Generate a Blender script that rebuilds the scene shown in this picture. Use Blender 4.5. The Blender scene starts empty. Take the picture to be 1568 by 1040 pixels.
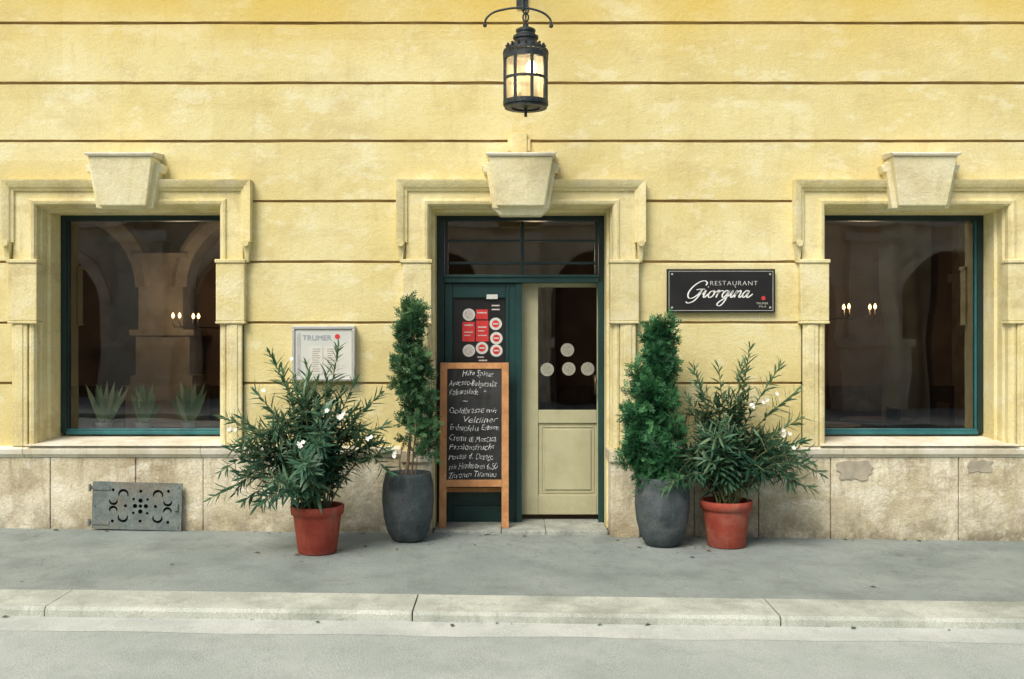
import bpy, bmesh, math, random
import numpy as np
from mathutils import Vector, Matrix, noise
random.seed(7); rng=np.random.default_rng(11)
scene=bpy.context.scene
CAMZ=1.70; F=1575.0; D=9.0
def PX(p,y=0.0): return (p-784)*(D+y)/F
def PZ(q,y=0.0): return CAMZ+(520-q)*(D+y)/F
def gz(x): return -0.0128*x
# ---------------------------------------------------------------- materials
def newmat(name):
    m=bpy.data.materials.new(name); m.use_nodes=True
    nt=m.node_tree; nt.nodes.clear()
    out=nt.nodes.new('ShaderNodeOutputMaterial')
    return m,nt,out
def N(nt,t,**k):
    n=nt.nodes.new(t)
    for a,b in k.items(): setattr(n,a,b)
    return n
def c4(c): return (c[0],c[1],c[2],1)
def noisef(nt,pos,scale,detail=3,rough=.55,mapscale=None,dist=0):
    src=pos
    if mapscale:
        mp=N(nt,'ShaderNodeMapping'); mp.inputs['Scale'].default_value=mapscale
        nt.links.new(pos,mp.inputs['Vector']); src=mp.outputs[0]
    n=N(nt,'ShaderNodeTexNoise'); n.inputs['Scale'].default_value=scale; n.inputs['Detail'].default_value=detail
    n.inputs['Roughness'].default_value=rough; n.inputs['Distortion'].default_value=dist
    nt.links.new(src,n.inputs['Vector']); return n.outputs['Fac']
def mrange(nt,v,a,b,c,d):
    m=N(nt,'ShaderNodeMapRange'); nt.links.new(v,m.inputs['Value'])
    for i,x in zip(('From Min','From Max','To Min','To Max'),(a,b,c,d)): m.inputs[i].default_value=x
    return m.outputs[0]
def mixc(nt,f,a,b,mode='MIX'):
    m=N(nt,'ShaderNodeMix',data_type='RGBA',blend_type=mode)
    if isinstance(f,(int,float)): m.inputs[0].default_value=f
    else: nt.links.new(f,m.inputs[0])
    for idx,v in ((6,a),(7,b)):
        if isinstance(v,tuple): m.inputs[idx].default_value=c4(v)
        else: nt.links.new(v,m.inputs[idx])
    return m.outputs[2]
def mul(nt,a,b,op='MULTIPLY'):
    m=N(nt,'ShaderNodeMath',operation=op)
    for i,v in enumerate((a,b)):
        if isinstance(v,(int,float)): m.inputs[i].default_value=v
        else: nt.links.new(v,m.inputs[i])
    return m.outputs[0]
def surf(name,c1,c2,scale=3,rough=.85,bump=.25,bscale=40,stain=None,stain_amt=.5,fine=0,spec=.3,dirt_z=None,top=None,metal=0,block=0,cracks=None,fade=None,streak=None):
    m,nt,out=newmat(name)
    b=N(nt,'ShaderNodeBsdfPrincipled')
    b.inputs['Roughness'].default_value=rough; b.inputs['Specular IOR Level'].default_value=spec; b.inputs['Metallic'].default_value=metal
    nt.links.new(b.outputs[0],out.inputs[0])
    g=N(nt,'ShaderNodeNewGeometry'); pos=g.outputs['Position']
    a=mrange(nt,noisef(nt,pos,scale,4 if stain else 2,.6),.38,.62,0,1)
    col=mixc(nt,a,c1,c2)
    if block or top or dirt_z or streak:
        sx=N(nt,'ShaderNodeSeparateXYZ'); nt.links.new(pos,sx.inputs[0])
    if block:
        fx=N(nt,'ShaderNodeMath',operation='FLOOR'); nt.links.new(mul(nt,sx.outputs[0],1/1.31),fx.inputs[0])
        cz=mul(nt,mul(nt,sx.outputs[2],-.105,'ADD'),1/.527); fz=N(nt,'ShaderNodeMath',operation='FLOOR'); nt.links.new(cz,fz.inputs[0])
        cb=N(nt,'ShaderNodeCombineXYZ'); nt.links.new(fx.outputs[0],cb.inputs[0]); nt.links.new(fz.outputs[0],cb.inputs[1])
        wn=N(nt,'ShaderNodeTexWhiteNoise'); nt.links.new(cb.outputs[0],wn.inputs[0])
        col=mixc(nt,mrange(nt,wn.outputs[0],0,1,0,block),col,(c1[0]*.84,c1[1]*.80,c1[2]*.66))
    if stain:
        s=mrange(nt,noisef(nt,pos,1.7,5,.7,(1.0,1.0,1.6)),.50,.66,0,stain_amt)
        col=mixc(nt,s,col,stain)
        s2=mrange(nt,noisef(nt,pos,5.5,3,.65,(2.2,1,.4)),.54,.70,0,stain_amt*.6)
        col=mixc(nt,s2,col,stain)
    if fade:
        s3=mrange(nt,noisef(nt,pos,3.3,4,.72,(.8,1,1.4)),.53,.62,0,fade[0])
        col=mixc(nt,s3,col,fade[1])
    if streak: # run-off grime hanging from a ledge
        s4=mul(nt,mrange(nt,sx.outputs[2],streak[0],streak[1],0,1),mrange(nt,noisef(nt,pos,9,3,.7,(1,1,.12)),.46,.62,0,streak[2]))
        col=mixc(nt,s4,col,streak[3])
    if fine:
        fn_=noisef(nt,pos,bscale,2,.7)
        f=mrange(nt,fn_,.3,.7,1-fine,1+fine)
        cb=N(nt,'ShaderNodeCombineColor')
        for i in range(3): nt.links.new(f,cb.inputs[i])
        col=mixc(nt,1.0,col,cb.outputs[0],'MULTIPLY')
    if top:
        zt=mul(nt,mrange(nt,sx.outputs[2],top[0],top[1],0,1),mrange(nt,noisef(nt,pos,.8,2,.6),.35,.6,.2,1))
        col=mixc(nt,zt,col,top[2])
    if dirt_z:
        zz=mul(nt,mrange(nt,sx.outputs[2],dirt_z[0],dirt_z[1],1,0),mrange(nt,noisef(nt,pos,5,4,.7),.38,.6,.15,1))
        col=mixc(nt,zz,col,dirt_z[2])
    if cracks:
        v=N(nt,'ShaderNodeTexVoronoi',feature='DISTANCE_TO_EDGE'); v.inputs['Scale'].default_value=cracks[0]
        mp=N(nt,'ShaderNodeVectorMath',operation='ADD')
        nz=N(nt,'ShaderNodeTexNoise'); nz.inputs['Scale'].default_value=3; nt.links.new(pos,nz.inputs['Vector'])
        nt.links.new(pos,mp.inputs[0]); nt.links.new(nz.outputs['Color'],mp.inputs[1]); nt.links.new(mp.outputs[0],v.inputs['Vector'])
        ck=mul(nt,mrange(nt,v.outputs['Distance'],0,cracks[1],1,0),mrange(nt,noisef(nt,pos,.9,1),.48,.58,0,cracks[2]))
        col=mixc(nt,ck,col,cracks[3])
    nt.links.new(col,b.inputs['Base Color'])
    if bump:
        bp=N(nt,'ShaderNodeBump'); bp.inputs['Strength'].default_value=bump; bp.inputs['Distance'].default_value=.012
        nt.links.new(noisef(nt,pos,bscale*.35,3,.8),bp.inputs['Height']); nt.links.new(bp.outputs[0],b.inputs['Normal'])
    return m
def glassmat(name,tint=(.90,.92,.90),ior=1.9,extra=0,rough=.015):
    m,nt,out=newmat(name)
    t=N(nt,'ShaderNodeBsdfTransparent'); t.inputs[0].default_value=c4(tint)
    gl=N(nt,'ShaderNodeBsdfGlossy'); gl.inputs['Roughness'].default_value=rough; gl.inputs[0].default_value=(1,1,1,1)
    g=N(nt,'ShaderNodeNewGeometry')
    bp=N(nt,'ShaderNodeBump'); bp.inputs['Strength'].default_value=.12; bp.inputs['Distance'].default_value=.02
    nt.links.new(noisef(nt,g.outputs['Position'],1.6,1,.4),bp.inputs['Height']); nt.links.new(bp.outputs[0],gl.inputs['Normal'])
    fr=N(nt,'ShaderNodeFresnel'); fr.inputs[0].default_value=ior
    mx=N(nt,'ShaderNodeMixShader'); nt.links.new(mul(nt,fr.outputs[0],extra,'ADD'),mx.inputs[0])
    nt.links.new(t.outputs[0],mx.inputs[1]); nt.links.new(gl.outputs[0],mx.inputs[2]); nt.links.new(mx.outputs[0],out.inputs[0]); return m
def emis(name,c,s):
    m,nt,out=newmat(name); e=N(nt,'ShaderNodeEmission'); e.inputs[0].default_value=c4(c); e.inputs[1].default_value=s
    nt.links.new(e.outputs[0],out.inputs[0]); return m
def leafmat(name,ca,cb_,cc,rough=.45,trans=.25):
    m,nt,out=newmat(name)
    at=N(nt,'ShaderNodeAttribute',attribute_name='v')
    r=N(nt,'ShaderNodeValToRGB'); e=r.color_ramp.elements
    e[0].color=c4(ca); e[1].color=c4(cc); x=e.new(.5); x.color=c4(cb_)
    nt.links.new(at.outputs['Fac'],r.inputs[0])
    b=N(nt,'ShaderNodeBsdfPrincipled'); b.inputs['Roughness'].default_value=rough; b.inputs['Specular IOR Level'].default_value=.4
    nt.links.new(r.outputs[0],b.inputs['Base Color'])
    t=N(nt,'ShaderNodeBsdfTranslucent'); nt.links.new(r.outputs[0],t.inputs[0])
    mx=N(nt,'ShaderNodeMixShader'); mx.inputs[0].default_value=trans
    nt.links.new(b.outputs[0],mx.inputs[1]); nt.links.new(t.outputs[0],mx.inputs[2]); nt.links.new(mx.outputs[0],out.inputs[0]); return m

M={}
M['wall']=surf('yellow_stucco',(.72,.62,.28),(.79,.715,.39),1.1,.9,.6,70,stain=(.58,.475,.215),stain_amt=.55,fine=.07,top=(4.05,4.85,(.69,.49,.09)),block=.35,fade=(.42,(.84,.80,.55)))  # top: light fall-off towards the upper edge painted in as stronger yellow
M['groove']=surf('groove_stucco',(.36,.24,.09),(.50,.36,.15),3,.95,.3,50)
M['trim']=surf('trim_stone',(.70,.61,.29),(.79,.71,.40),2.2,.9,.6,70,stain=(.50,.40,.19),stain_amt=.65,fine=.09,fade=(.4,(.82,.77,.53)))
M['key']=surf('keystone_stucco',(.76,.70,.41),(.83,.78,.53),3,.9,.65,70,stain=(.56,.47,.26),stain_amt=.6,fine=.08)
M['plinth']=surf('plinth_stone',(.56,.50,.33),(.77,.72,.54),2.2,.95,1.0,50,stain=(.38,.31,.19),stain_amt=.8,fine=.16,dirt_z=(-.05,.34,(.24,.21,.14)),cracks=(1.1,.007,.4,(.26,.21,.13)),fade=(.55,(.83,.80,.66)),streak=(.25,.66,.55,(.30,.25,.16)))
M['ledge']=surf('ledge_stone',(.84,.81,.68),(.72,.66,.48),3,.85,.3,50,stain=(.50,.43,.29),stain_amt=.6)
M['patch']=surf('plinth_patch',(.34,.31,.24),(.48,.43,.32),6,.95,.5,40)
M['side']=surf('sidewalk_asphalt',(.235,.275,.255),(.30,.34,.315),1.1,.9,.6,170,stain=(.175,.20,.185),stain_amt=.6,fine=.30,cracks=(.55,.006,.5,(.12,.13,.12)),dirt_z=(-9,-8,(.2,.2,.2)))
M['kerb']=surf('kerb_granite',(.40,.43,.37),(.54,.57,.49),2.4,.85,.5,130,stain=(.25,.27,.22),stain_amt=.65,fine=.26)
M['kerbjoint']=surf('kerb_bedding',(.10,.10,.08),(.15,.15,.12),6,.95,0,60)
M['road']=surf('road_asphalt',(.37,.42,.385),(.45,.495,.455),.9,.9,.7,200,stain=(.30,.34,.31),stain_amt=.55,fine=.38)
M['gutter']=surf('gutter_asphalt',(.46,.50,.46),(.57,.60,.555),1.5,.9,.5,170,stain=(.36,.39,.355),stain_amt=.55,fine=.26)
M['ground']=surf('ground_soil',(.2,.2,.17),(.26,.26,.22),.5,.95,0,20)
M['step']=surf('step_stone',(.28,.31,.28),(.42,.44,.38),5,.85,.5,60,stain=(.16,.16,.14),stain_amt=.6,fine=.2)
M['green']=surf('green_paint',(.005,.038,.035),(.009,.052,.047),3,.42,.1,50,spec=.5)
M['dkgreen']=surf('dark_green_paint',(.004,.018,.018),(.008,.03,.028),3,.4,0,50,spec=.5)
M['teal']=surf('teal_paint',(.02,.12,.13),(.03,.16,.17),5,.5,0,60,spec=.4)
M['cream']=surf('cream_paint',(.42,.41,.25),(.50,.485,.31),2,.5,0,60,spec=.4,stain=(.33,.30,.18),stain_amt=.4)
M['glass']=glassmat('window_glass',ior=1.9,extra=.05)
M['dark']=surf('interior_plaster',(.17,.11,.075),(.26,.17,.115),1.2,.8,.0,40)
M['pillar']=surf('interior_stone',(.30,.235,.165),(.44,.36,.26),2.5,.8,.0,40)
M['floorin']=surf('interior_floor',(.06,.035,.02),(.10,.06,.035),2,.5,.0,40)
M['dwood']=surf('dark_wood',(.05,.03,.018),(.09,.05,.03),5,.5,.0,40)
M['reflection_cloth']=surf('grey_reflection_cloth',(.13,.13,.105),(.30,.30,.25),.9,.9,0,40)
M['iron']=surf('wrought_iron',(.010,.016,.018),(.025,.034,.034),14,.5,.5,80,spec=.5)
M['vent']=surf('painted_iron_plate',(.13,.165,.155),(.20,.235,.215),9,.6,.5,70,stain=(.24,.18,.11),stain_amt=.5,fine=.2)
M['void']=surf('dark_void',(.006,.006,.006),(.01,.01,.01),5,.95,0,40)
M['terra']=surf('terracotta',(.30,.048,.030),(.38,.08,.046),5,.7,.25,60,stain=(.46,.22,.16),stain_amt=.45,fine=.08)
M['grey']=surf('grey_fibre_pot',(.040,.057,.060),(.085,.105,.11),5,.75,.35,70,stain=(.16,.17,.16),stain_amt=.5,fine=.2)
M['soil']=surf('soil',(.03,.02,.012),(.06,.04,.025),20,.95,.8,60)
M['wood']=surf('orange_wood',(.48,.22,.085),(.60,.31,.13),6,.55,.3,60,stain=(.28,.13,.05),stain_amt=.6,fine=.12)
M['board']=surf('chalkboard_black',(.012,.013,.013),(.035,.037,.036),3,.6,0,50,spec=.3,stain=(.07,.07,.07),stain_amt=.5)
M['chalk']=surf('chalk',(.55,.56,.54),(.85,.85,.83),60,.9,0,50)
M['white']=surf('white_print',(.78,.78,.74),(.82,.82,.78),10,.6,0)
M['sticker']=surf('grey_sticker',(.40,.40,.33),(.46,.46,.38),10,.6,0)
M['red']=surf('red_print',(.60,.04,.04),(.68,.055,.05),10,.5,0)
M['silver']=surf('aluminium',(.5,.5,.47),(.58,.58,.55),10,.4,0,50,metal=.3)
M['paper']=surf('menu_paper',(.60,.62,.56),(.68,.68,.60),3,.6,0)
M['signblk']=surf('sign_black',(.014,.014,.014),(.02,.02,.02),3,.35,0,spec=.5)
M['bark']=surf('bark',(.14,.10,.06),(.24,.17,.10),14,.9,.8,60)
M['stem']=surf('green_stem',(.10,.13,.05),(.18,.18,.08),9,.7,0)
M['flower']=surf('white_petals',(.8,.8,.72),(.85,.85,.8),9,.6,0)
M['bronze']=surf('bronze_handle',(.10,.07,.04),(.14,.1,.06),9,.35,0,metal=.8)
M['opp']=surf('opposite_stone',(.66,.58,.44),(.80,.72,.58),1.2,.9,0,30,stain=(.40,.33,.24),stain_amt=.6)
M['oppd']=surf('opposite_recess',(.05,.04,.03),(.09,.07,.05),1.2,.9,0,30)
M['ole']=leafmat('oleander_leaf',(.018,.065,.038),(.062,.160,.090),(.20,.32,.17),.36,.24)
M['thu']=leafmat('conifer_leaf',(.008,.050,.020),(.034,.155,.058),(.12,.33,.13),.55,.22)
M['thu2']=leafmat('conifer_leaf_dry',(.012,.046,.020),(.046,.140,.056),(.14,.28,.11),.55,.22)
M['aloe']=leafmat('aloe_leaf',(.16,.30,.14),(.40,.55,.28),(.8,.85,.55),.4,.1)

# ---------------------------------------------------------------- mesh helpers
class MB:
    def __init__(s): s.v=[]; s.f=[]; s.mi=[]
    def add(s,vs,fs,mi=0):
        b=len(s.v); s.v+= [tuple(v) for v in vs]
        for f in fs: s.f.append(tuple(b+i for i in f)); s.mi.append(mi)
    def box(s,x0,x1,y0,y1,z0,z1,mi=0):
        vs=[(x,y,z) for x in (x0,x1) for y in (y0,y1) for z in (z0,z1)]
        s.add(vs,[(0,1,3,2),(4,6,7,5),(0,4,5,1),(2,3,7,6),(0,2,6,4),(1,5,7,3)],mi)
    def hexa(s,vs,mi=0):
        s.add(vs,[(3,2,1,0),(4,5,6,7),(0,1,5,4),(1,2,6,5),(2,3,7,6),(3,0,4,7)],mi)
    def sweep(s,path,prof,mi=0,capends=True):
        n=len(path); rings=[]
        for i,(x,z) in enumerate(path):
            ns=[]
            for a,b in ((i-1,i),(i,i+1)):
                if a<0 or b>=n: continue
                dx=path[b][0]-path[a][0]; dz=path[b][1]-path[a][1]; l=math.hypot(dx,dz)
                ns.append((-dz/l,dx/l))
            if len(ns)==1: nx,nz=ns[0]
            else:
                d=1+ns[0][0]*ns[1][0]+ns[0][1]*ns[1][1]
                nx=(ns[0][0]+ns[1][0])/d; nz=(ns[0][1]+ns[1][1])/d
            rings.append([(x+nx*o,y,z+nz*o) for o,y in prof])
        k=len(prof); vs=[v for r in rings for v in r]; fs=[]
        for i in range(n-1):
            for j in range(k-1): fs.append((i*k+j,i*k+j+1,(i+1)*k+j+1,(i+1)*k+j))
        if capends:
            fs.append(tuple(range(k))); fs.append(tuple((n-1)*k+j for j in range(k-1,-1,-1)))
        s.add(vs,fs,mi)
    def disc(s,x,y,z,r,mi=0,n=24,th=.002):
        vs=[(x+r*math.cos(2*math.pi*i/n),y,z+r*math.sin(2*math.pi*i/n)) for i in range(n)]
        vs+=[(a,y+th,c) for a,b,c in vs]
        s.add(vs,[tuple(range(n)),tuple(range(2*n-1,n-1,-1))]+[(i,(i+1)%n,n+(i+1)%n,n+i) for i in range(n)],mi)
    def lathe(s,cx,cy,prof,n=32,mi=0,zoff=0):
        vs=[];fs=[]
        for r,z in prof:
            for i in range(n):
                a=2*math.pi*i/n; vs.append((cx+r*math.cos(a),cy+r*math.sin(a),z+zoff))
        for j in range(len(prof)-1):
            for i in range(n):
                k=(i+1)%n; fs.append((j*n+i,j*n+k,(j+1)*n+k,(j+1)*n+i))
        s.add(vs,fs,mi)
    def tube(s,pts,r,n=8,mi=0,r2=None):
        pts=[Vector(p) for p in pts]; m=len(pts); vs=[];fs=[]
        for i,p in enumerate(pts):
            t=(pts[min(i+1,m-1)]-pts[max(i-1,0)]).normalized()
            u=t.cross(Vector((0,1,0)))
            if u.length<.1: u=t.cross(Vector((1,0,0)))
            u.normalize(); w=t.cross(u)
            rr=r if r2 is None else r+(r2-r)*i/(m-1)
            for k in range(n):
                a=2*math.pi*k/n; vs.append(p+u*rr*math.cos(a)+w*rr*math.sin(a))
        for i in range(m-1):
            for k in range(n): fs.append((i*n+k,i*n+(k+1)%n,(i+1)*n+(k+1)%n,(i+1)*n+k))
        fs.append(tuple(range(n-1,-1,-1))); fs.append(tuple((m-1)*n+k for k in range(n)))
        s.add(vs,fs,mi)
    def obj(s,name,mats,parent=None,bevel=0,smooth=False,recalc=True):
        me=bpy.data.meshes.new(name); me.from_pydata(s.v,[],s.f)
        for m in (mats if isinstance(mats,list) else [mats]): me.materials.append(m)
        me.polygons.foreach_set('material_index',s.mi)
        if recalc:
            bm=bmesh.new(); bm.from_mesh(me); bmesh.ops.recalc_face_normals(bm,faces=bm.faces); bm.to_mesh(me); bm.free()
        if smooth:
            me.polygons.foreach_set('use_smooth',[True]*len(me.polygons))
        o=bpy.data.objects.new(name,me); scene.collection.objects.link(o)
        if parent: o.parent=parent
        if bevel:
            b=o.modifiers.new('bevel','BEVEL'); b.width=bevel; b.segments=2; b.limit_method='ANGLE'; b.angle_limit=math.radians(40)
        return o
def empty(name,loc=(0,0,0)):
    o=bpy.data.objects.new(name,None); o.empty_display_size=.2; scene.collection.objects.link(o); return o
def smooth_pts(pts,k=6):
    out=[]; n=len(pts); P=[Vector(p) for p in pts]
    for i in range(n-1):
        p0=P[max(i-1,0)];p1=P[i];p2=P[i+1];p3=P[min(i+2,n-1)]
        for j in range(k):
            t=j/k
            out.append(.5*((2*p1)+(-p0+p2)*t+(2*p0-5*p1+4*p2-p3)*t*t+(-p0+3*p1-3*p2+p3)*t**3))
    out.append(P[-1]); return out

# ---------------------------------------------------------------- building
bld=empty('yellow_building')
grv=[PZ(q) for q in (-700,-608,-516,-424,-332,-240,-148,-56,35,127,216,308,401,494,587)]
def wall_seg(mb,x0,x1,z0,z1):
    pts=[(z0,0,0)]
    for g in sorted(grv):
        if z0+.03<g<z1-.03:
            pts+=[(g-.018,0,0),(g-.006,.026,1),(g+.010,.026,1),(g+.012,0,0)]
    pts.append((z1,0,0))
    n=max(1,int((x1-x0)/.12)); b=len(mb.v); k=len(pts)
    for i in range(n+1):
        x=x0+(x1-x0)*i/n
        for j,p in enumerate(pts):
            w=noise.noise(Vector((x*2.3,j*3.1,p[0])))*.004+noise.noise(Vector((x*9,j*1.7,p[0]*2)))*.0035
            mb.v.append((x,p[1],p[0]+(w if 0<j<k-1 else 0)))
    for i in range(n):
        for j in range(k-1):
            mb.f.append((b+i*k+j,b+(i+1)*k+j,b+(i+1)*k+j+1,b+i*k+j+1)); mb.mi.append(pts[j][2])
centers=[-406,198,797.5,1402,2006]
cm=[PX(c) for c in centers]
HW=.765
topz=PZ(300); ledge_top=PZ(683); XL,XR=-10.5,10.5
mb=MB()
wall_seg(mb,XL,XR,topz,8.6)
edges=[XL]
for c in cm: edges+= [c-HW-.12,c+HW+.12]
edges.append(XR)
for i in range(0,len(edges),2): wall_seg(mb,edges[i],edges[i+1],PZ(690),topz)
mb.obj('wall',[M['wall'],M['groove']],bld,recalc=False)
mb=MB()
mb.box(XL,XR,.05,.5,PZ(315),8.6)
for i in range(0,len(edges),2): mb.box(edges[i]-.005,edges[i+1]+.005,.05,.5,-.3,PZ(315)-.002)
mb.box(XL,XR,.5,6,8.3,8.6)
mb.obj('masonry_core',M['trim'],bld)
prof=[(0,.44),(0,.17),(.022,.155),(.022,.06),(.035,.04),(.035,-.02),(.05,-.045),(.072,-.052),(.088,-.048),(.096,-.03),(.235,-.03),(.235,.06)]
oprof=[(-.03,-.028),(-.03,-.05),(-.01,-.058),(.0,-.075),(.025,-.088),(.05,-.098),(.062,-.10),(.062,.01)]
otop=PZ(322)
tr=MB(); ks=MB(); blk=MB()
for ci,c in enumerate(cm):
    door=(ci==2)
    zb= .02 if door else PZ(686)
    tr.sweep([(c-HW,zb),(c-HW,otop),(c+HW,otop),(c+HW,zb)],prof)
    h=HW+.255
    tr.sweep([(c-h,PZ(372)),(c-h,PZ(288)),(c+h,PZ(288)),(c+h,PZ(372))],oprof)
    for sg in (-1,1):
        xo=c+sg*(h+.022)
        tr.hexa([(xo-.012,-.05,PZ(402)),(xo+.012,-.05,PZ(402)),(xo+.012,.01,PZ(402)),(xo-.012,.01,PZ(402)),
                 (xo-.032,-.085,PZ(372.5)),(xo+.032,-.085,PZ(372.5)),(xo+.032,.01,PZ(372.5)),(xo-.032,.01,PZ(372.5))])
        n=14; r=.028; cz=PZ(374)
        ring=[(xo+r*math.cos(2*math.pi*i/n),cz+r*math.sin(2*math.pi*i/n)) for i in range(n)]
        tr.add([(x,-.112,z) for x,z in ring]+[(x,.0,z) for x,z in ring],[tuple(range(n))]+[(i,(i+1)%n,n+(i+1)%n,n+i) for i in range(n)])
        xa,xb=sorted((c+sg*(HW+.012),c+sg*(HW+.262)))
        blk.box(xa,xb,-.075,.05,PZ(492),PZ(404))
        blk.box(xa-.008,xb+.008,-.088,.05,PZ(403.8),PZ(398))
        blk.box(xa-.004,xb+.004,-.082,.05,PZ(496),PZ(492.2))
        xa2,xb2=sorted((c+sg*(HW+.10),c+sg*(HW+.235)))
        zz0=ledge_top+.001 if not door else PZ(688)
        blk.box(xa2,xb2,-.06,.05,zz0,PZ(496.2))
        xa3,xb3=sorted((c+sg*(HW+.135),c+sg*(HW+.20)))
        blk.box(xa3,xb3,-.068,.0,zz0,PZ(496.4))
        if door:
            blk.box(xa-.0,xb,-.10,.3,-.1,PZ(706),1)
            blk.box(xa-.015,xb+.012,-.125,.3,PZ(705.8),PZ(688.2),1)
    zt,zbm=PZ(246),PZ(319)
    def key(w1,w2,yf1,yf2,zt,zb,cc=c):
        ks.hexa([(cc-w2,yf2,zb),(cc+w2,yf2,zb),(cc+w2,.05,zb),(cc-w2,.05,zb),(cc-w1,yf1,zt),(cc+w1,yf1,zt),(cc+w1,.05,zt),(cc-w1,.05,zt)])
    key(.275,.205,-.22,-.17,zt,zbm)
    key(.31,.245,-.13,-.11,PZ(252),PZ(322))
    key(.345,.32,-.12,-.12,PZ(256),PZ(268))
    ks.hexa([(c-.285,-.24,zt+.001),(c+.285,-.24,zt+.001),(c+.285,.05,zt+.001),(c-.285,.05,zt+.001),
             (c-.305,-.25,PZ(241)),(c+.305,-.25,PZ(241)),(c+.305,.05,PZ(235)),(c-.305,.05,PZ(235))],1)
    if door:
        key(.26,.18,-.10,-.08,PZ(319)+.001,PZ(332))
        blk.box(c-.015-.10,c-.015+.10,-.03,.02,PZ(233),PZ(214))
        blk.box(c-.015-.07,c-.015+.07,-.045,.02,PZ(240),PZ(205))
tr.obj('window_surrounds',M['trim'],bld)
blk.obj('pilaster_blocks',[M['trim'],M['plinth']],bld,bevel=.008)
ks.obj('keystones',[M['key'],M['ledge']],bld,bevel=.010)
pl=MB(); dc=cm[2]
joints=[-10.5,-8.6,-7.2,-5.6]+[PX(p) for p in (-40,80,210,313,455)]+[None]+[PX(p) for p in (1062,1160,1270,1465,1590)]+[6,7.4,9,10.5]
L=[j for j in joints[:joints.index(None)]]+[dc-HW-.262]
R=[dc+HW+.262]+joints[joints.index(None)+1:]
for S_ in (L,R):
    for a,b in zip(S_[:-1],S_[1:]):
        pl.box(a+.003,b-.003,-.035-random.uniform(0,.012),.3,-.3,PZ(700))
pl.obj('stone_plinth',M['plinth'],bld,bevel=.008)
pl=MB()
lp=[(0,.3),(0,-.045),(.02,-.05),(.03,-.075),(.075,-.085),(.09,-.07),(.10,.05),(.10,.3)]
lz=PZ(700)+.002
for a,b in ((XL,dc-HW-.277),(dc+HW+.277,XR)):
    segs=[]; x=a
    while x<b-.3:
        e=min(b,x+random.uniform(1.5,2.4)); 
        if b-e<.5: e=b
        segs.append((x,e)); x=e
    for s0,e0 in segs: pl.sweep([(s0+.0015,lz),(e0-.0015,lz)],lp)
for ci,c in enumerate(cm):
    if ci==2: continue
    z0=lz+.1
    pl.hexa([(c-HW-.10,-.10,z0+.002),(c+HW+.10,-.10,z0+.002),(c+HW-.001,.46,z0+.002),(c-HW+.001,.46,z0+.002),
             (c-HW-.10,-.10,z0+.015),(c+HW+.10,-.10,z0+.015),(c+HW-.001,.46,z0+.05),(c-HW+.001,.46,z0+.05)])
pl.obj('string_course',M['ledge'],bld,bevel=.004)
# repaired patches with broken outlines
pt=MB()
for p0,p1,q0,q1 in ((1280,1330,706,733),(1480,1515,704,722)):
    cx,cz,hw,hh=(PX(p0)+PX(p1))/2,(PZ(q0)+PZ(q1))/2,(PX(p1)-PX(p0))/2,(PZ(q0)-PZ(q1))/2; n=36; rg=[]
    for i in range(n):
        a=2*math.pi*i/n; ca,sa=math.cos(a),math.sin(a); k=1/max(abs(ca),abs(sa)); k=min(k,1.25)
        j=1+noise.noise(Vector((p0,ca*2.5,sa*2.5)))*.35
        rg.append((cx+hw*ca*k*j,cz+hh*sa*k*j))
    pt.add([(x,-.052,z) for x,z in rg]+[(x,-.03,z) for x,z in rg],[tuple(range(n))]+[(i,(i+1)%n,n+(i+1)%n,n+i) for i in range(n)])
pt.obj('plinth_patches',M['patch'],bld)

# ---- windows
YG=.40
fr=MB(); gl=MB()
for ci,c in enumerate(cm):
    if ci==2: continue
    zb=PZ(663,YG); zt=otop+.0
    x0,x1=c-HW,c+HW
    y0,y1=YG-.03,YG+.04
    t=.055
    fr.box(x0,x0+t,y0,y1,zb,zt,1); fr.box(x1-t,x1,y0,y1,zb,zt,1)
    fr.box(x0+t,x1-t,y0,y1,zt-t*.9,zt,1); fr.box(x0+t,x1-t,y0,y1,zb,zb+.04)
    u=.014
    fr.box(x0+t,x0+t+u,y0+.012,y1,zb+.04,zt-t*.9,1); fr.box(x1-t-u,x1-t,y0+.012,y1,zb+.04,zt-t*.9)
    fr.box(x0+t,x1-t,y0-.02,y0-.001,zb-.01,zb+.018)
    gl.add([(x0+t,YG+.01,zb),(x1-t,YG+.01,zb),(x1-t,YG+.01,zt),(x0+t,YG+.01,zt)],[(0,1,2,3)])
fr.obj('window_frames',[M['teal'],M['dkgreen']],bld,bevel=.004)
# ---- door
dr=MB(); Y=.40
def pb(mb,p0,p1,q0,q1,y0,y1,mi=0): mb.box(PX(p0,y0),PX(p1,y0),y0,y1,PZ(q1,y0),PZ(q0,y0),mi)
zf=.03
x0,x1=dc-HW,dc+HW
def pbb(p0,p1,q0,q1,y0,y1,mi=0,m=dr): pb(m,p0,p1,q0,q1,y0,y1,mi)
dr.box(x0,PX(680,Y),Y,Y+.1,zf,otop,1); dr.box(PX(917,Y),x1,Y,Y+.1,zf,otop,1)
dr.box(PX(680,Y),PX(917,Y),Y,Y+.1,PZ(338,Y),otop,1)
dr.box(PX(680,Y),PX(917,Y),Y-.02,Y+.12,PZ(433,Y),PZ(421,Y),0)
dr.box(PX(680,Y),PX(917,Y),Y-.035,Y-.02,PZ(425,Y),PZ(421,Y),0)
pbb(797.5,802.5,339,421,Y+.015,Y+.06,1)
pbb(681,797,401,405,Y+.02,Y+.05,1); pbb(803,916,401,405,Y+.02,Y+.05,1)
pbb(681,686,339,420,Y+.01,Y+.06,1); pbb(911,916,339,420,Y+.01,Y+.06,1)
pbb(681,797,367,370,Y+.02,Y+.05,1); pbb(803,916,367,370,Y+.02,Y+.05,1)
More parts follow.
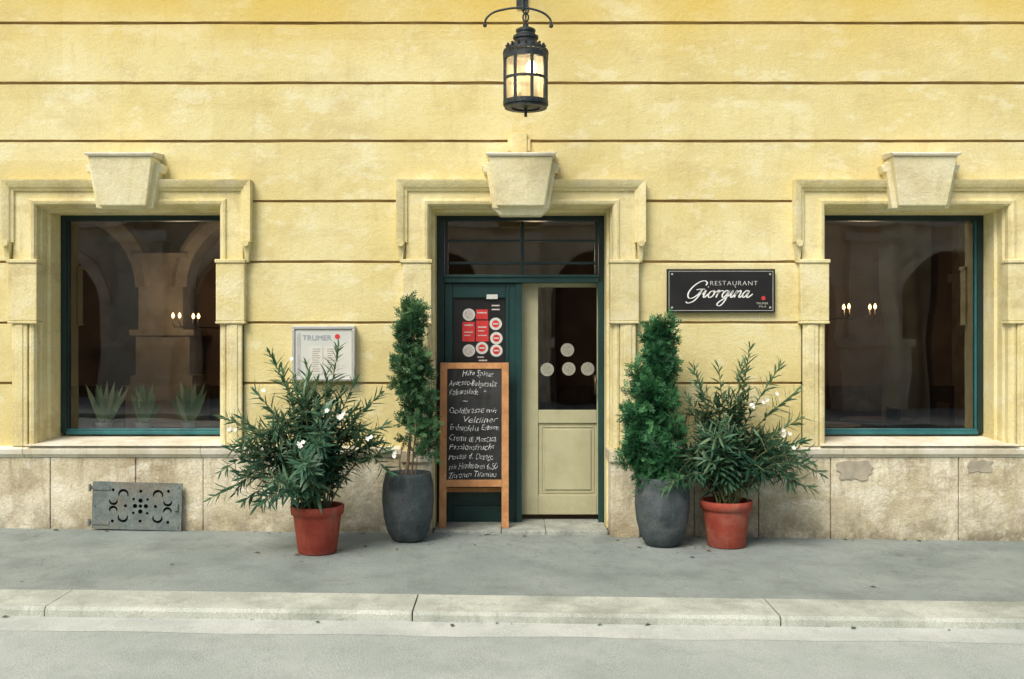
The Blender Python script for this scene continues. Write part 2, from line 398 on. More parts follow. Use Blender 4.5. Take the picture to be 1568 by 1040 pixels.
gl.add([(PX(680,Y),Y+.035,PZ(421,Y)),(PX(917,Y),Y+.035,PZ(421,Y)),(PX(917,Y),Y+.035,otop),(PX(680,Y),Y+.035,otop)],[(0,1,2,3)])
pbb(681,693,434,800,Y+.02,Y+.07); pbb(774,797,434,800,Y+.02,Y+.07)
pbb(693.2,773.8,434,456,Y+.021,Y+.07); pbb(693.2,773.8,650,690,Y+.021,Y+.07); pbb(693.2,773.8,775,800,Y+.021,Y+.07)
pbb(693.2,773.8,690,775,Y+.045,Y+.07)
pbb(702,765,700,768,Y+.03,Y+.045)
pbb(790,799,434,800,Y-.0,Y+.02)
pbb(776,779,436,798,Y+.008,Y+.02)
pbb(693.2,773.8,456,650,Y+.05,Y+.06,2)
pbb(916,924,433,800,Y+.0-.012,Y+.0-.001)
YC=.52
cr=MB()
def cb(p0,p1,q0,q1,y0,y1,mi=0): pb(cr,p0,p1,q0,q1,y0,y1,mi)
cb(798,824,433,788,YC,YC+.05); cb(824.2,922,433,440,YC,YC+.05)
cb(914,924,440.2,788,YC,YC+.05)
cb(824.2,913.8,628,648,YC,YC+.05); cb(824.2,913.8,758,788,YC,YC+.05)
cb(824.2,913.8,648,758,YC+.02,YC+.05)
cb(834,905,658,750,YC+.008,YC+.02)
for a in ((829,830.5,653,755),(908.5,910,653,755)): cb(*a,YC+.012,YC+.02)
for a in ((831,908,653,654.5),(831,908,753.5,755)): cb(*a,YC+.012,YC+.02)
cr.obj('cream_door',M['cream'],bld,bevel=.004)
gl.add([(PX(824,YC),YC+.02,PZ(628,YC)),(PX(914,YC),YC+.02,PZ(628,YC)),(PX(914,YC),YC+.02,PZ(440,YC)),(PX(824,YC),YC+.02,PZ(440,YC))],[(0,1,2,3)])
dr.obj('door_frame',[M['green'],M['dkgreen'],M['signblk']],bld,bevel=.004)
hd=MB()
hd.tube([(PX(911,.5),.45,PZ(604,.5)),(PX(911,.5),.45,PZ(574,.5))],.011)
hd.tube([(PX(911,.5),.45,PZ(600,.5)),(PX(911,.5),.52,PZ(600,.5))],.008); hd.tube([(PX(911,.5),.45,PZ(578,.5)),(PX(911,.5),.52,PZ(578,.5))],.008)
hd.obj('door_handle',M['bronze'],bld,smooth=True)
gl.obj('glass_panes',M['glass'],bld,recalc=False)
st=MB()
for p,q in ((869,536),(838,566),(871,565),(900,565)):
    st.disc(PX(p,YC),YC+.012,PZ(q,YC),.062,0)
    st.disc(PX(p,YC),YC+.0115,PZ(q,YC),.045,1,th=.0004)
st.obj('glass_stickers',[surf('sticker_outer',(.30,.31,.25),(.36,.36,.29),20,.6,0),surf('sticker_inner',(.24,.25,.20),(.36,.36,.29),60,.6,0)],bld)
st=MB(); ys=Y+.046
for p,q,mi in ((718,482,0),(718,537,0),(738,533,0),(760,537,0),(759,496,0),(760,518,0)):
    st.disc(PX(p,ys),ys,PZ(q,ys),.057,mi)
    if p!=718: st.disc(PX(p,ys),ys-.001,PZ(q,ys),.034,1,th=.0005); pb(st,p-4,p+4,q-1,q+1,ys-.002,ys-.0012,0)
    else: st.disc(PX(p,ys),ys-.001,PZ(q,ys),.042,3,th=.0005)
for p0,p1,q0,q1,mi in ((708,727,493,523,1),(729,748,491,523,1),(729,747,474,489,1),(750,768,463,484,2),(745,762,451,458,0),(729,748,543,556,2)):
    pb(st,p0,p1,q0,q1,ys-.0005 if q0>455 else Y+.018,ys+.002 if q0>455 else Y+.022,mi)
for p0,p1,q0,q1 in ((711,724,497,499),(711,724,508,509.5),(711,720,513,514.5),(732,745,500,502),(732,742,506,507.5),(732,745,513,514.5),(753,765,467,469),(753,765,473,475),(731,745,478,480),(731,741,546,548),(733,746,551,553)):
    pb(st,p0,p1,q0,q1,ys-.0015,ys-.0006,3)
st.obj('door_stickers',[surf('sticker_white',(.62,.64,.58),(.74,.74,.68),60,.5,0),M['red'],M['signblk'],surf('sticker_grey',(.5,.42,.40),(.7,.66,.6),70,.5,0)],bld)
# ---- interior
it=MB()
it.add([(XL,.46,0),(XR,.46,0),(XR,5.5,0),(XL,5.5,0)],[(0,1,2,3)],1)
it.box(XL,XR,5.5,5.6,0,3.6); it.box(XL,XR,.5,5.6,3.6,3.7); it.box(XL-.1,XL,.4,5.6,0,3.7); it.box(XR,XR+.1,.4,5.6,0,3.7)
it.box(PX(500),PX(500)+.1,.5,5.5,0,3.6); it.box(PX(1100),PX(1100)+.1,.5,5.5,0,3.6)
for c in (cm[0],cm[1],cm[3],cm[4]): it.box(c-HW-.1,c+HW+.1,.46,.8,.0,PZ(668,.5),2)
yp=4.6  # pillar and arches below are added indoors to stand in for reflections
def ib(p0,p1,q0,q1,y0,y1,mi=0): it.box(PX(p0,yp),PX(p1,yp),y0,y1,PZ(q1,yp),PZ(q0,yp),mi)
ib(212,280,395,505,yp,yp+.5,4); ib(206,288,388,395,yp-.06,yp+.5,4)
ib(202,300,505,514,yp-.10,yp+.5,4); ib(210,292,514,575,yp-.05,yp+.5,4); ib(204,298,575,590,yp-.10,yp+.5,4); ib(198,304,590,668,yp-.14,yp+.5,4)
for sgn in (-1,1):
    x0=PX(246,yp)+sgn*.34; r=.85; cx=x0+sgn*r; cz=PZ(440,yp)
    it.sweep([(cx+r*math.cos(t),cz+r*1.05*math.sin(t)) for t in [math.pi-math.pi*i/18 for i in range(19)]],[(-.0,yp+.4),(-.0,yp),(.14,yp-.03),(.20,yp),(.20,yp+.4)],4)
for x in (-6.6,3.0,6.4):
    it.box(x-.2,x+.2,5.2,5.5,0,3.3,4); it.box(x-.26,x+.26,5.14,5.5,2.5,2.62,4)
it.box(XL,XR,5.42,5.5,0,1.05,3)
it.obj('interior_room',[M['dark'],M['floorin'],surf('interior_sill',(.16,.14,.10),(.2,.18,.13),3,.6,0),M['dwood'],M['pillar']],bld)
fn=MB()
for tx,ty in ((-3.6,2.4),(-2.6,3.3),(3.4,2.3),(4.3,3.1)):
    fn.lathe(tx,ty,[(0,.74),(.42,.74),(.42,.77),(0,.77)],24)
    fn.lathe(tx,ty,[(.04,.05),(.03,.1),(.03,.74)],10); fn.lathe(tx,ty,[(0,.03),(.25,.03),(.25,.06),(0,.08)],16)
    for sx in (-.6,.6):
        X0=tx+sx
        fn.box(X0-.2,X0+.2,ty-.2,ty+.2,.44,.48)
        for a in (-.18,.15):
            for b in (-.18,.15): fn.box(X0+a,X0+a+.03,ty+b,ty+b+.03,.001,.44)
        bx=X0+(.17 if sx>0 else -.2)
        fn.box(bx,bx+.03,ty-.18,ty+.18,.6,.95); fn.box(bx,bx+.03,ty-.18,ty-.15,.48,.6); fn.box(bx,bx+.03,ty+.15,ty+.18,.48,.6)
fn.obj('dining_furniture',M['dwood'],bld)
ct=MB()  # hanging sheets added to stand in for pale reflections in the glass
def reflection_drape(rows,yy,amp=.02,per=5):
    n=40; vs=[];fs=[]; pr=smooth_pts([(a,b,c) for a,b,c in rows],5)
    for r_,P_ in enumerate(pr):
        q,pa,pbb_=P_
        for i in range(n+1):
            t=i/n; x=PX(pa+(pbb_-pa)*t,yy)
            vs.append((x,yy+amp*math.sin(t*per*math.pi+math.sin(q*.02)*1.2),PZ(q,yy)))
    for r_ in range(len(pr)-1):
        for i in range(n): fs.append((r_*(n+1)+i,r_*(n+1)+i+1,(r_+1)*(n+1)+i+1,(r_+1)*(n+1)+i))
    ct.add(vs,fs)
reflection_drape([(300,1348,1425),(400,1346,1425),(460,1348,1424),(520,1356,1418),(600,1350,1424),(650,1350,1424)],5.3)
reflection_drape([(425,822,852),(480,824,850),(560,824,851),(640,822,853)],4.6)
ct.obj('reflection_drapes',M['reflection_cloth'],bld,smooth=True,recalc=False)
lm=MB(); bu=MB()
for p,q in ((265,484),(275,484),(296,485),(304,485),(1292,471),(1300,470),(1332,471),(1340,470)):
    yy=3.6; x,z=PX(p,yy),PZ(q,yy)
    bu.lathe(x,yy,[(0,z-.03),(.016,z-.015),(.020,z+.005),(.012,z+.03),(0,z+.045)],10)
    lm.tube([(x,yy,z-.03),(x,yy,z-.09)],.012)
    lm.tube([(x,yy,z-.09),(x,yy+.06,z-.13),(x,4.5,z-.13)],.008)
lm.obj('wall_lamp_arms',M['bronze'],bld); bu.obj('wall_lamp_bulbs',emis('warm_bulb',(1,.60,.26),6),bld,smooth=True)
for p,y_,z_,en in ((284,3.5,2.1,21),(1316,3.5,2.15,22),(815,2.2,2.6,9)):  # the last light, behind the door, has no lamp modelled with it
    ld=bpy.data.lights.new('indoor_light','POINT'); ld.energy=en; ld.color=(1,.74,.48); ld.shadow_soft_size=.12
    lo=bpy.data.objects.new('indoor_light',ld); lo.location=(PX(p,3.6),y_,z_); scene.collection.objects.link(lo); lo.parent=bld
# ---------------------------------------------------------------- ground
def sheet(name,x0,x1,y0,y1,dz,mat):
    mb=MB(); mb.add([(x0,y0,gz(x0)+dz),(x1,y0,gz(x1)+dz),(x1,y1,gz(x1)+dz),(x0,y1,gz(x0)+dz)],[(0,1,2,3)])
    return mb.obj(name,mat)
YK0,YK1=-2.60,-2.18; RD=-.065
sheet('ground',-300,300,-300,300,RD-.006,M['ground'])
sheet('road',-80,80,-11.5,YK0+.01,RD,M['road'])
mb=MB(); vs=[];fs=[]; n=400
for i in range(n+1):
    x=-16+32*i/n; e=YK0-.30+noise.noise(Vector((x*1.5,0,0)))*.035+noise.noise(Vector((x*9,3,0)))*.012
    vs+=[(x,e,gz(x)+RD+.0015),(x,YK0+.005,gz(x)+RD+.004)]
    if i: k=2*i; fs.append((k-2,k,k+1,k-1))
mb.add(vs,fs); mb.obj('gutter',M['gutter'])
mb=MB(); x0,x1=-80,80
mb.hexa([(x0,YK1+.006,gz(x0)-.3),(x1,YK1+.006,gz(x1)-.3),(x1,.06,gz(x1)-.3),(x0,.06,gz(x0)-.3),(x0,YK1+.006,gz(x0)),(x1,YK1+.006,gz(x1)),(x1,.06,gz(x1)),(x0,.06,gz(x0))])
mb.obj('sidewalk',M['side'])
kb=MB(); xs=[-2.91+2.29*i for i in range(-12,15)]
for a,b in zip(xs[:-1],xs[1:]):
    a+=.005;b-=.005; dy=random.uniform(-.006,.006)
    y0,y1=YK0+dy,YK1-.004; t=.003+random.uniform(0,.004)
    m_=14
    vs=[];fs=[]
    for i in range(m_+1):
        x=a+(b-a)*i/m_; w1=noise.noise(Vector((x*6,1,0)))*.006; w2=noise.noise(Vector((x*5,7,0)))*.004; zz=noise.noise(Vector((x*4,4,0)))*.003
        vs+=[(x,y0-.015+w1,gz(x)-.3),(x,y0+w1-.004,gz(x)+t-.026),(x,y0+.016+w1,gz(x)+t-.006+zz),(x,y1-.006+w2,gz(x)+t),(x,y1+w2,gz(x)-.3)]
        if i:
            k=5*(i-1)
            for j in range(4): fs.append((k+j,k+5+j,k+6+j,k+1+j))
    fs+= [(0,1,2,3,4),tuple(5*m_+j for j in (4,3,2,1,0))]
    kb.add(vs,fs)
for a,b in zip(xs[:-1],xs[1:]): kb.hexa([(a,YK0+.03,gz(a)-.3),(b,YK0+.03,gz(b)-.3),(b,YK1+.004,gz(b)-.3),(a,YK1+.004,gz(a)-.3),(a,YK0+.03,gz(a)-.014),(b,YK0+.03,gz(b)-.014),(b,YK1+.004,gz(b)-.014),(a,YK1+.004,gz(a)-.014)],1)
kb.obj('kerb',[M['kerb'],M['kerbjoint']])
# fallen leaves and grit lying along the wall, pots and gutter: one object
r=random.Random(21); lt=MB()
for i in range(230):
    k=r.random()
    if k<.45: x,y=r.uniform(-5,5),-.06-abs(r.gauss(0,.05)); 
    elif k<.75:
        c=r.choice([(-1.6,-.9),(-.9,-.4),(1.25,-.45),(1.8,-.45)]); x,y=c[0]+r.gauss(0,.28),c[1]+r.gauss(0,.2)-.05
    elif k<.9: x,y=r.uniform(-5,5),YK0-.02-abs(r.gauss(0,.03))
    else: x,y=r.uniform(-5,5),r.uniform(-2.1,-.1)
    if y>-.055 and not (-.7<x<.85): y=-.06
    z=gz(x)+(.0035 if y>YK1 else RD+.008); s=r.uniform(.004,.016) if r.random()<.8 else r.uniform(.02,.035); a=r.uniform(0,6.28); wd_=r.uniform(.3,.6)
    if YK0-.01<y<YK1: continue
    ca,sa=math.cos(a)*s,math.sin(a)*s
    lt.add([(x-ca,y-sa,z),(x+sa*wd_,y-ca*wd_,z+s*.25),(x+ca,y+sa,z+.001),(x-sa*wd_,y+ca*wd_,z+s*.2)],[(0,1,2,3)],0 if r.random()<.6 else 1)
lt.obj('leaf_litter',[surf('dry_leaf',(.10,.075,.03),(.2,.15,.06),9,.8,0),surf('green_litter',(.06,.10,.04),(.10,.14,.06),9,.8,0)],recalc=False)
stp=MB()
xs_=[dc-HW+.002,dc-.17,dc+.22,dc+HW-.002]
for a,b in zip(xs_[:-1],xs_[1:]): stp.box(a+.002,b-.002,-.02-random.uniform(0,.02),.6,-.2,zf)
stp.box(dc-HW-.2,dc+HW+.2,.3,1.2,-.2,zf-.01)
stp.obj('door_step',M['step'],bld,bevel=.008)
# opposite side of the street
op=empty('opposite_building'); YO=-17.0
ob=MB()
ach=[-21.4,-16.8,-12.2,-6.9,-2.2,2.4,7.0,11.6,16.2,20.8]; R_=1.45; sp=2.6
ex=[-26]
for a in ach: ex+=[a-R_,a+R_]
ex.append(26)
for i in range(0,len(ex),2): ob.box(ex[i],ex[i+1],YO-.6,YO,-.4,sp)
ztop=sp+R_+.5
for a in ach:
    n=20
    for i in range(n):
        t0,t1=math.pi-math.pi*i/n,math.pi-math.pi*(i+1)/n
        xa,za=a+R_*math.cos(t0),sp+R_*math.sin(t0); xb,zb_=a+R_*math.cos(t1),sp+R_*math.sin(t1)
        ob.hexa([(xa,YO-.6,za),(xb,YO-.6,zb_),(xb,YO,zb_),(xa,YO,za),(xa,YO-.6,ztop),(xb,YO-.6,ztop),(xb,YO,ztop),(xa,YO,ztop)])
    ob.box(a-R_,a+R_,YO-.7,YO-.6,-.4,ztop,1)
    ob.sweep([(a+1.6*math.cos(t),sp+1.6*math.sin(t)) for t in [math.pi-math.pi*i/16 for i in range(17)]],[(-.1,YO),(-.1,YO+.08),(.15,YO+.08),(.15,YO)])
for i in range(0,len(ex),2): ob.box(ex[i],ex[i+1],YO-.6,YO-.001,sp,ztop)
ob.box(-26,26,YO-.6,YO+.002,ztop,6.0)
for z in (ztop+.1,5.85): ob.box(-26,26,YO,YO+.3,z,z+.2)
for i in range(2,len(ex)-2,2):
    m=(ex[i]+ex[i+1])/2
    ob.box(m-.85,m+.85,YO,YO+.55,-.2,1.5); ob.box(m-.95,m+.95,YO,YO+.62,1.5,1.7); ob.box(m-.6,m+.6,YO,YO+.4,1.7,4.4); ob.box(m-.72,m+.72,YO,YO+.5,4.2,4.44)
ob.obj('facade',[M['opp'],M['oppd']],op)
mb=MB(); mb.hexa([(-80,-17,gz(-80)-.3),(80,-17,gz(80)-.3),(80,-11.5,gz(80)-.3),(-80,-11.5,gz(-80)-.3),(-80,-17,gz(-80)+.03),(80,-17,gz(80)+.03),(80,-11.5,gz(80)+.03),(-80,-11.5,gz(-80)+.03)])
mb.obj('sidewalk',M['side'])

# ---------------------------------------------------------------- text helpers
def text(s,x,y,z,size,mat,parent,name='lettering',shear=0,rot=0,width=None,offset=0,space=1,jit=0,align='LEFT',tilt=0):
    cu=bpy.data.curves.new(name,'FONT'); cu.body=s; cu.size=size; cu.extrude=.0008; cu.shear=shear; cu.align_x=align; cu.space_character=space; cu.offset=offset
    o=bpy.data.objects.new(name,cu); scene.collection.objects.link(o)
    bpy.context.view_layer.update()
    dg=bpy.context.evaluated_depsgraph_get(); me=bpy.data.meshes.new_from_object(o.evaluated_get(dg))
    bpy.data.objects.remove(o)
    k=1
    if width:
        xs=[v.co.x for v in me.vertices]; k=width/(max(xs)-min(xs))
    for v in me.vertices:
        v.co.x*=k
        if jit:
            n=noise.noise_vector(Vector((v.co.x*45+z*31,v.co.y*45,z*13))); v.co.x+=n.x*jit; v.co.y+=n.y*jit+math.sin(v.co.x*17+z*9)*jit*.5
    me.materials.clear(); me.materials.append(mat)
    o=bpy.data.objects.new(name,me); scene.collection.objects.link(o)
    o.matrix_world=Matrix.Translation((x,y,z))@Matrix.Rotation(math.pi/2+tilt,4,'X')@Matrix.Rotation(rot,4,'Z')
    if parent: o.parent=parent
    return o
# ---------------------------------------------------------------- restaurant sign
sg=empty('restaurant_sign')
ysn=-.045
mb=MB(); pb(mb,1021,1187,412,479,ysn,ysn+.02)
mb.obj('board',M['signblk'],sg,bevel=.003)
mb=MB()
xa,xb,za,zb_=PX(1024,ysn),PX(1184,ysn),PZ(476,ysn),PZ(415,ysn); t=.005; yy=ysn-.0015
for b in ((xa,xb,zb_-t,zb_),(xa,xb,za,za+t),(xa,xa+t,za+t,zb_-t),(xb-t,xb,za+t,zb_-t)): mb.box(b[0],b[1],yy,ysn+.001,b[2],b[3])
mb.obj('border',M['sticker'],sg)
mb=MB()
for p in (1029,1179):
    for q in (420,471): mb.disc(PX(p,ysn),ysn-.008,PZ(q,ysn),.009,0,12,.008); mb.box(PX(p,ysn)-.003,PX(p,ysn)+.003,ysn,.03,PZ(q)-.003,PZ(q)+.003)
mb.obj('bolts',M['silver'],sg)
text('RESTAURANT',PX(1085),ysn-.001,PZ(437.5),.056,M['white'],sg,width=PX(1157)-PX(1085),space=1.15,offset=-.0012)
text('TRUMER',PX(1156),ysn-.001,PZ(466.5),.026,M['sticker'],sg,width=.105); text('PILS',PX(1160),ysn-.001,PZ(471),.022,M['sticker'],sg,width=.06)
mb=MB(); mb.disc(PX(1167),ysn-.001,PZ(457),.018,0); mb.obj('emblem',M['red'],sg)
G=[[(2.2,1.75),(2.25,2.1),(1.8,2.4),(1.1,2.2),(.4,1.5),(.1,.6),(.4,-.05),(1.0,-.05),(1.6,.5),(1.9,1.15)],[(1.1,1.1),(1.6,1.2),(2.3,1.2)],[(1.9,1.15),(1.75,.3),(1.3,-.5),(.6,-.8),(.2,-.6)],
[(2.2,.4),(2.5,1.0),(2.45,.2),(2.65,.02),(3.0,.5)],[(2.62,1.5),(2.66,1.56)],
[(3.7,.95),(3.25,.85),(3.08,.35),(3.35,0),(3.75,.25),(3.85,.8),(3.6,1.0),(3.75,.75),(4.15,.85)],
[(4.15,.85),(4.35,1.05),(4.38,.85),(4.3,0)],[(4.33,.55),(4.6,.92),(4.95,.98),(4.98,.85)],
[(5.8,.85),(5.45,1.0),(5.08,.5),(5.25,.02),(5.6,.25),(5.85,.95),(5.75,-.4),(5.35,-1.15),(4.85,-1.05),(5.0,-.6),(6.15,.35)],
[(6.15,.35),(6.4,1.0),(6.35,.2),(6.55,.02),(6.85,.5)],[(6.5,1.5),(6.54,1.56)],
[(6.85,.5),(7.0,1.0),(6.92,0)],[(6.95,.4),(7.2,.85),(7.5,1.0),(7.6,.7),(7.55,.15),(7.75,.02),(8.0,.4)],
[(8.7,.85),(8.35,1.0),(8.0,.5),(8.18,.02),(8.5,.25),(8.75,.95),(8.68,.2),(8.9,0),(9.4,.5)]]
mb=MB(); u=10.6/175
for s in G:
    P=[(PX(1049)+(x+.38*y)*u,ysn-.003,PZ(456)+y*u*1.0) for x,y in s]
    P=smooth_pts(P,6); vs=[];fs=[]
    for i,p in enumerate(P):
        tt=(P[min(i+1,len(P)-1)]-P[max(i-1,0)]); tt.normalize() if tt.length>0 else None
        w=.0026+.0040*abs(tt.z); nrm=Vector((-tt.z,0,tt.x))
        a,b=p+nrm*w,p-nrm*w; vs+=[a,b]
        if i: k=2*i; fs.append((k-2,k-1,k+1,k))
    mb.add(vs,fs)
mb.obj('script_lettering',M['white'],sg,recalc=False)

# ---------------------------------------------------------------- menu case
mc=empty('menu_display_case'); yb=-.09
mb=MB(); pb(mb,447,543,499,583,yb+.01,-.002,0)
for a in ((447,543,499,504),(447,543,579,583),(447,451,504.1,578.9),(539,543,504.1,578.9)): pb(mb,*a,yb-.01,yb+.009,0)
mb.obj('case',M['silver'],mc,bevel=.004)
mb=MB(); pb(mb,451.5,538.5,504.5,578.5,yb+.004,yb+.009,0)
pb(mb,455,460,510,575,yb+.002,yb+.0035,2); pb(mb,474,494,531,573,yb+.001,yb+.0035,1); pb(mb,497,517,531,573,yb+.001,yb+.0035,1)
for k in range(11):
    q=534+k*3.4
    for a,b in ((477,491),(500,514)): pb(mb,a+random.uniform(0,2),b-random.uniform(0,5),q,q+1,yb,yb+.0009,3)
mb.obj('backing',[M['paper'],surf('menu_sheet',(.66,.64,.55),(.72,.70,.6),90,.6,0),M['silver'],surf('menu_print',(.3,.3,.28),(.4,.4,.36),90,.6,0)],mc)
t_=text('TRUMER',PX(463,yb),yb+.002,PZ(521,yb),.062,surf('blue_print',(.25,.32,.38),(.3,.36,.42),5,.6,0),mc,width=.25)
mb=MB(); mb.disc(PX(513,yb)+.02,yb+.002,PZ(515.5,yb),.022,0); mb.obj('logo',M['red'],mc)

# ---------------------------------------------------------------- chalkboard
cbd=empty('chalkboard_sign')
yb0=.10; s0=F/(D+yb0); W=107/s0; H=1.47
zb0=zf+.002; xL=PX(672,yb0)
mb=MB(); t=11/s0
mb.box(0,t,0,.035,0,H); mb.box(W-t,W,0,.035,0,H); mb.box(t,W-t,.002,.033,H-t*.9,H-.001)
mb.box(t,W-t,.002,.033,H*.245,H*.245+t)
o1=mb.obj('frame',M['wood'],cbd,bevel=.004)
mb=MB(); mb.box(t*.8,W-t*.8,.012,.025,H*.25,H-t*.7); o2=mb.obj('board',M['board'],cbd)
mb=MB(); mb.box(.01,.045,.04,.07,.0,H*.93); mb.box(W-.045,W-.01,.04,.07,0,H*.93); mb.box(.045,W-.045,.045,.065,H*.2,H*.2+.04); mb.box(.045,W-.045,.045,.065,H*.86,H*.86+.04)
o3=mb.obj('rear_legs',M['wood'],cbd,bevel=.003)
lines=['Hilfe Spinat','Avocado-Bulgursalat','Kalbsroulade   *','~','Goldbrasse mit','Veltliner','Erdaepfel u. Erbsen','Crema di Moscata','Passionsfrucht','Mousse d. Orange','mit Himbeeren 6,50','Zitronen Tiramisu']
wd=[.6,.95,.72,.1,.92,.66,.95,.90,.88,.86,.93,.93]
tl=[]
zt=H-.118; st_=(H*.745-.10)/len(lines)
for i,(s,w) in enumerate(zip(lines,wd)):
    xx=t+.012+(.12 if w<.7 else random.uniform(0,.012))
    o=text(s,xx,.0095,zt-i*st_+random.uniform(-.006,.006),.074,M['chalk'],None,'chalk_lettering',shear=.28,rot=random.uniform(-.02,.03),width=(W-2*t-.03)*w,offset=-.0010,jit=.011)
    tl.append(o)
T=Matrix.Translation((xL,yb0,zb0))@Matrix.Rotation(math.radians(-6.5),4,'X')
for o in [o1,o2]+tl:
    o.parent=cbd; o.matrix_world=T@o.matrix_world
o3.matrix_world=Matrix.Translation((xL,yb0+.12,zb0))@Matrix.Rotation(math.radians(-3.0),4,'X')

# ---------------------------------------------------------------- vent cover (pierced iron plate)
vc=empty('iron_vent_cover')
wv,hv=.775,.41
holes=[]
def cdisc(x,z,r,n=12): holes.append([(x+r*math.cos(2*math.pi*i/n),z+r*math.sin(2*math.pi*i/n)) for i in range(n)])
def carc(x,z,r,a0,a1,w=.020,n=9):
    o_=[];i_=[]
    for k in range(n):
        a=math.radians(a0+(a1-a0)*k/(n-1)); ww=w*math.sin(math.pi*(k+.6)/(n+.2))+.003
        o_.append((x+(r+ww/2)*math.cos(a),z+(r+ww/2)*math.sin(a))); i_.append((x+(r-ww/2)*math.cos(a),z+(r-ww/2)*math.sin(a)))
    holes.append(o_+i_[::-1])
cdisc(.03,0,.016)
for k in range(4):
    a=math.pi/2*k; cdisc(.03+.047*math.cos(a),.047*math.sin(a),.020); cdisc(.03+.085*math.cos(a+.785),.085*math.sin(a+.785),.012)
    cdisc(.03+.13*math.cos(a),.13*math.sin(a),.014)
for sx in (-1,1):
    for sz in (-1,1):
        carc(.03+sx*.15,sz*.095,.040,90*sz-110,90*sz+110)
        carc(.03+sx*.235,sz*.045,.033,-90*sz-100,-90*sz+100)
        cdisc(.03+sx*.24,sz*.135,.014)
cu=bpy.data.curves.new('plate','CURVE'); cu.dimensions='2D'; cu.fill_mode='BOTH'; cu.extrude=.006; cu.bevel_depth=0
for ring_ in [[(-wv/2,-hv/2),(wv/2,-hv/2),(wv/2,hv/2),(-wv/2,hv/2)]]+holes:
    s=cu.splines.new('POLY'); s.points.add(len(ring_)-1); s.use_cyclic_u=True
    for p_,(a,b) in zip(s.points,ring_): p_.co=(a,b,0,1)
o=bpy.data.objects.new('tmp',cu); scene.collection.objects.link(o); bpy.context.view_layer.update()
me=bpy.data.meshes.new_from_object(o.evaluated_get(bpy.context.evaluated_depsgraph_get())); bpy.data.objects.remove(o)
me.materials.clear(); me.materials.append(M['vent']); me.transform(Matrix.Rotation(math.pi/2,4,'X'))
plate=bpy.data.objects.new('plate',me); scene.collection.objects.link(plate); plate.parent=vc
mb=MB()
mb.box(-wv/2+.03,wv/2-.03,.016,.03,-hv/2+.03,hv/2-.03,1)
for z in (hv/2-.055,-hv/2+.055): 
    mb.box(-wv/2-.015,-wv/2+.15,-.014,-.0065,z-.016,z+.016,0); mb.tube([(-wv/2-.02,-.016,z-.03),(-wv/2-.02,-.016,z+.03)],.013)
mb.box(wv/2-.06,wv/2-.03,-.02,-.0065,-.03,.03,0)
for x,z in ((-wv/2+.02,0),(wv/2-.03,hv/2-.03),(wv/2-.03,-hv/2+.03)): mb.disc(x,-.011,z,.009,0,10,.005)
hg=mb.obj('hinges',[M['vent'],M['void']],vc)
vc.location=(PX(211,-.07),-.085,PZ(774.5,-.07)); vc.rotation_euler=(0,math.radians(1.5),0)

# ---------------------------------------------------------------- hanging lantern
hl=empty('hanging_lantern'); yl=-.9; lx=PX(805,yl)
def lz_(q): return PZ(q,yl)
r0=.172
ir=MB()
def ring(z0,z1,ra,rb,n=32):
    ir.lathe(lx,yl,[(rb,z0),(ra,z0),(ra,z1),(rb,z1),(rb,z0)],n)
ring(lz_(92),lz_(84),r0+.006,r0-.015); ring(lz_(124),lz_(120),r0+.004,r0-.008); ring(lz_(162),lz_(155),r0+.006,r0-.02)
ring(lz_(166),lz_(162)-.001,r0-.005,r0-.06)
nb=8
for i in range(nb):
    a=2*math.pi*(i+.35)/nb; x,y=lx+r0*math.cos(a)*.985,yl+r0*math.sin(a)*.985
    ir.tube([(x,y,lz_(160)),(x,y,lz_(88))],.013,6)
for i in range(28):
    a=2*math.pi*i/28; x,y=lx+(r0+.0)*math.cos(a),yl+(r0+.0)*math.sin(a)
    ir.tube([(x,y,lz_(85)),(x,y,lz_(79))],.008,6)
ring(lz_(80),lz_(77.5),r0+.003,r0-.015)
ir.lathe(lx,yl,[(r0-.01,lz_(79)),(.15,lz_(75)),(.125,lz_(69)),(.10,lz_(66)),(.088,lz_(65)),(.088,lz_(61)),(.100,lz_(60)),(.100,lz_(56)),(.082,lz_(54)),(.070,lz_(51)),(.078,lz_(49)),(.078,lz_(46)),(.05,lz_(43)),(.022,lz_(41)),(.022,lz_(37)),(.0,lz_(36))],28)
for i in range(16):
    a=2*math.pi*i/16
    ir.tube([(lx+.145*math.cos(a),yl+.145*math.sin(a),lz_(74)),(lx+.152*math.cos(a),yl+.152*math.sin(a),lz_(69))],.010,6)
ir.lathe(lx,yl,[(0,lz_(172)),(.012,lz_(171)),(.014,lz_(166)),(.10,lz_(164)),(r0-.03,lz_(163))],24)
ir.tube([(lx,yl,lz_(163)),(lx,yl,lz_(175)-.02)],.012,8)
for k,q in enumerate((33,27,21,15)):
    pts=[]
    for i in range(13):
        a=2*math.pi*i/12; dx=.022*math.cos(a); dz=.034*math.sin(a)
        pts.append((lx+(dx if k%2 else 0),yl+(0 if k%2 else dx),lz_(q)+dz))
    ir.tube(pts,.007,6)
ir.tube([(lx-.02,yl,lz_(16)),(lx-.02,yl,lz_(-160))],.016,8)
ir.tube([(lx-.02,yl,lz_(-20)),(lx+.012,yl,lz_(0)),(lx-.02,yl,lz_(14))],.009,6)
arm=smooth_pts([(PX(p,yl),yl,lz_(q)) for p,q in ((742,37),(745,28),(756,19),(775,14),(795,12),(815,14),(832,20),(842,29),(844,38))],5)
ir.tube(arm,.009,8)
for p,q in ((742.5,39),(844,40)):
    ir.lathe(PX(p,yl),yl,[(0,lz_(q)-.018),(.016,lz_(q)-.008),(.016,lz_(q)+.008),(0,lz_(q)+.018)],10)
ztop_=lz_(-160)
ir.tube([(lx-.02,yl,ztop_),(lx-.02,.0,ztop_)],.018,8)
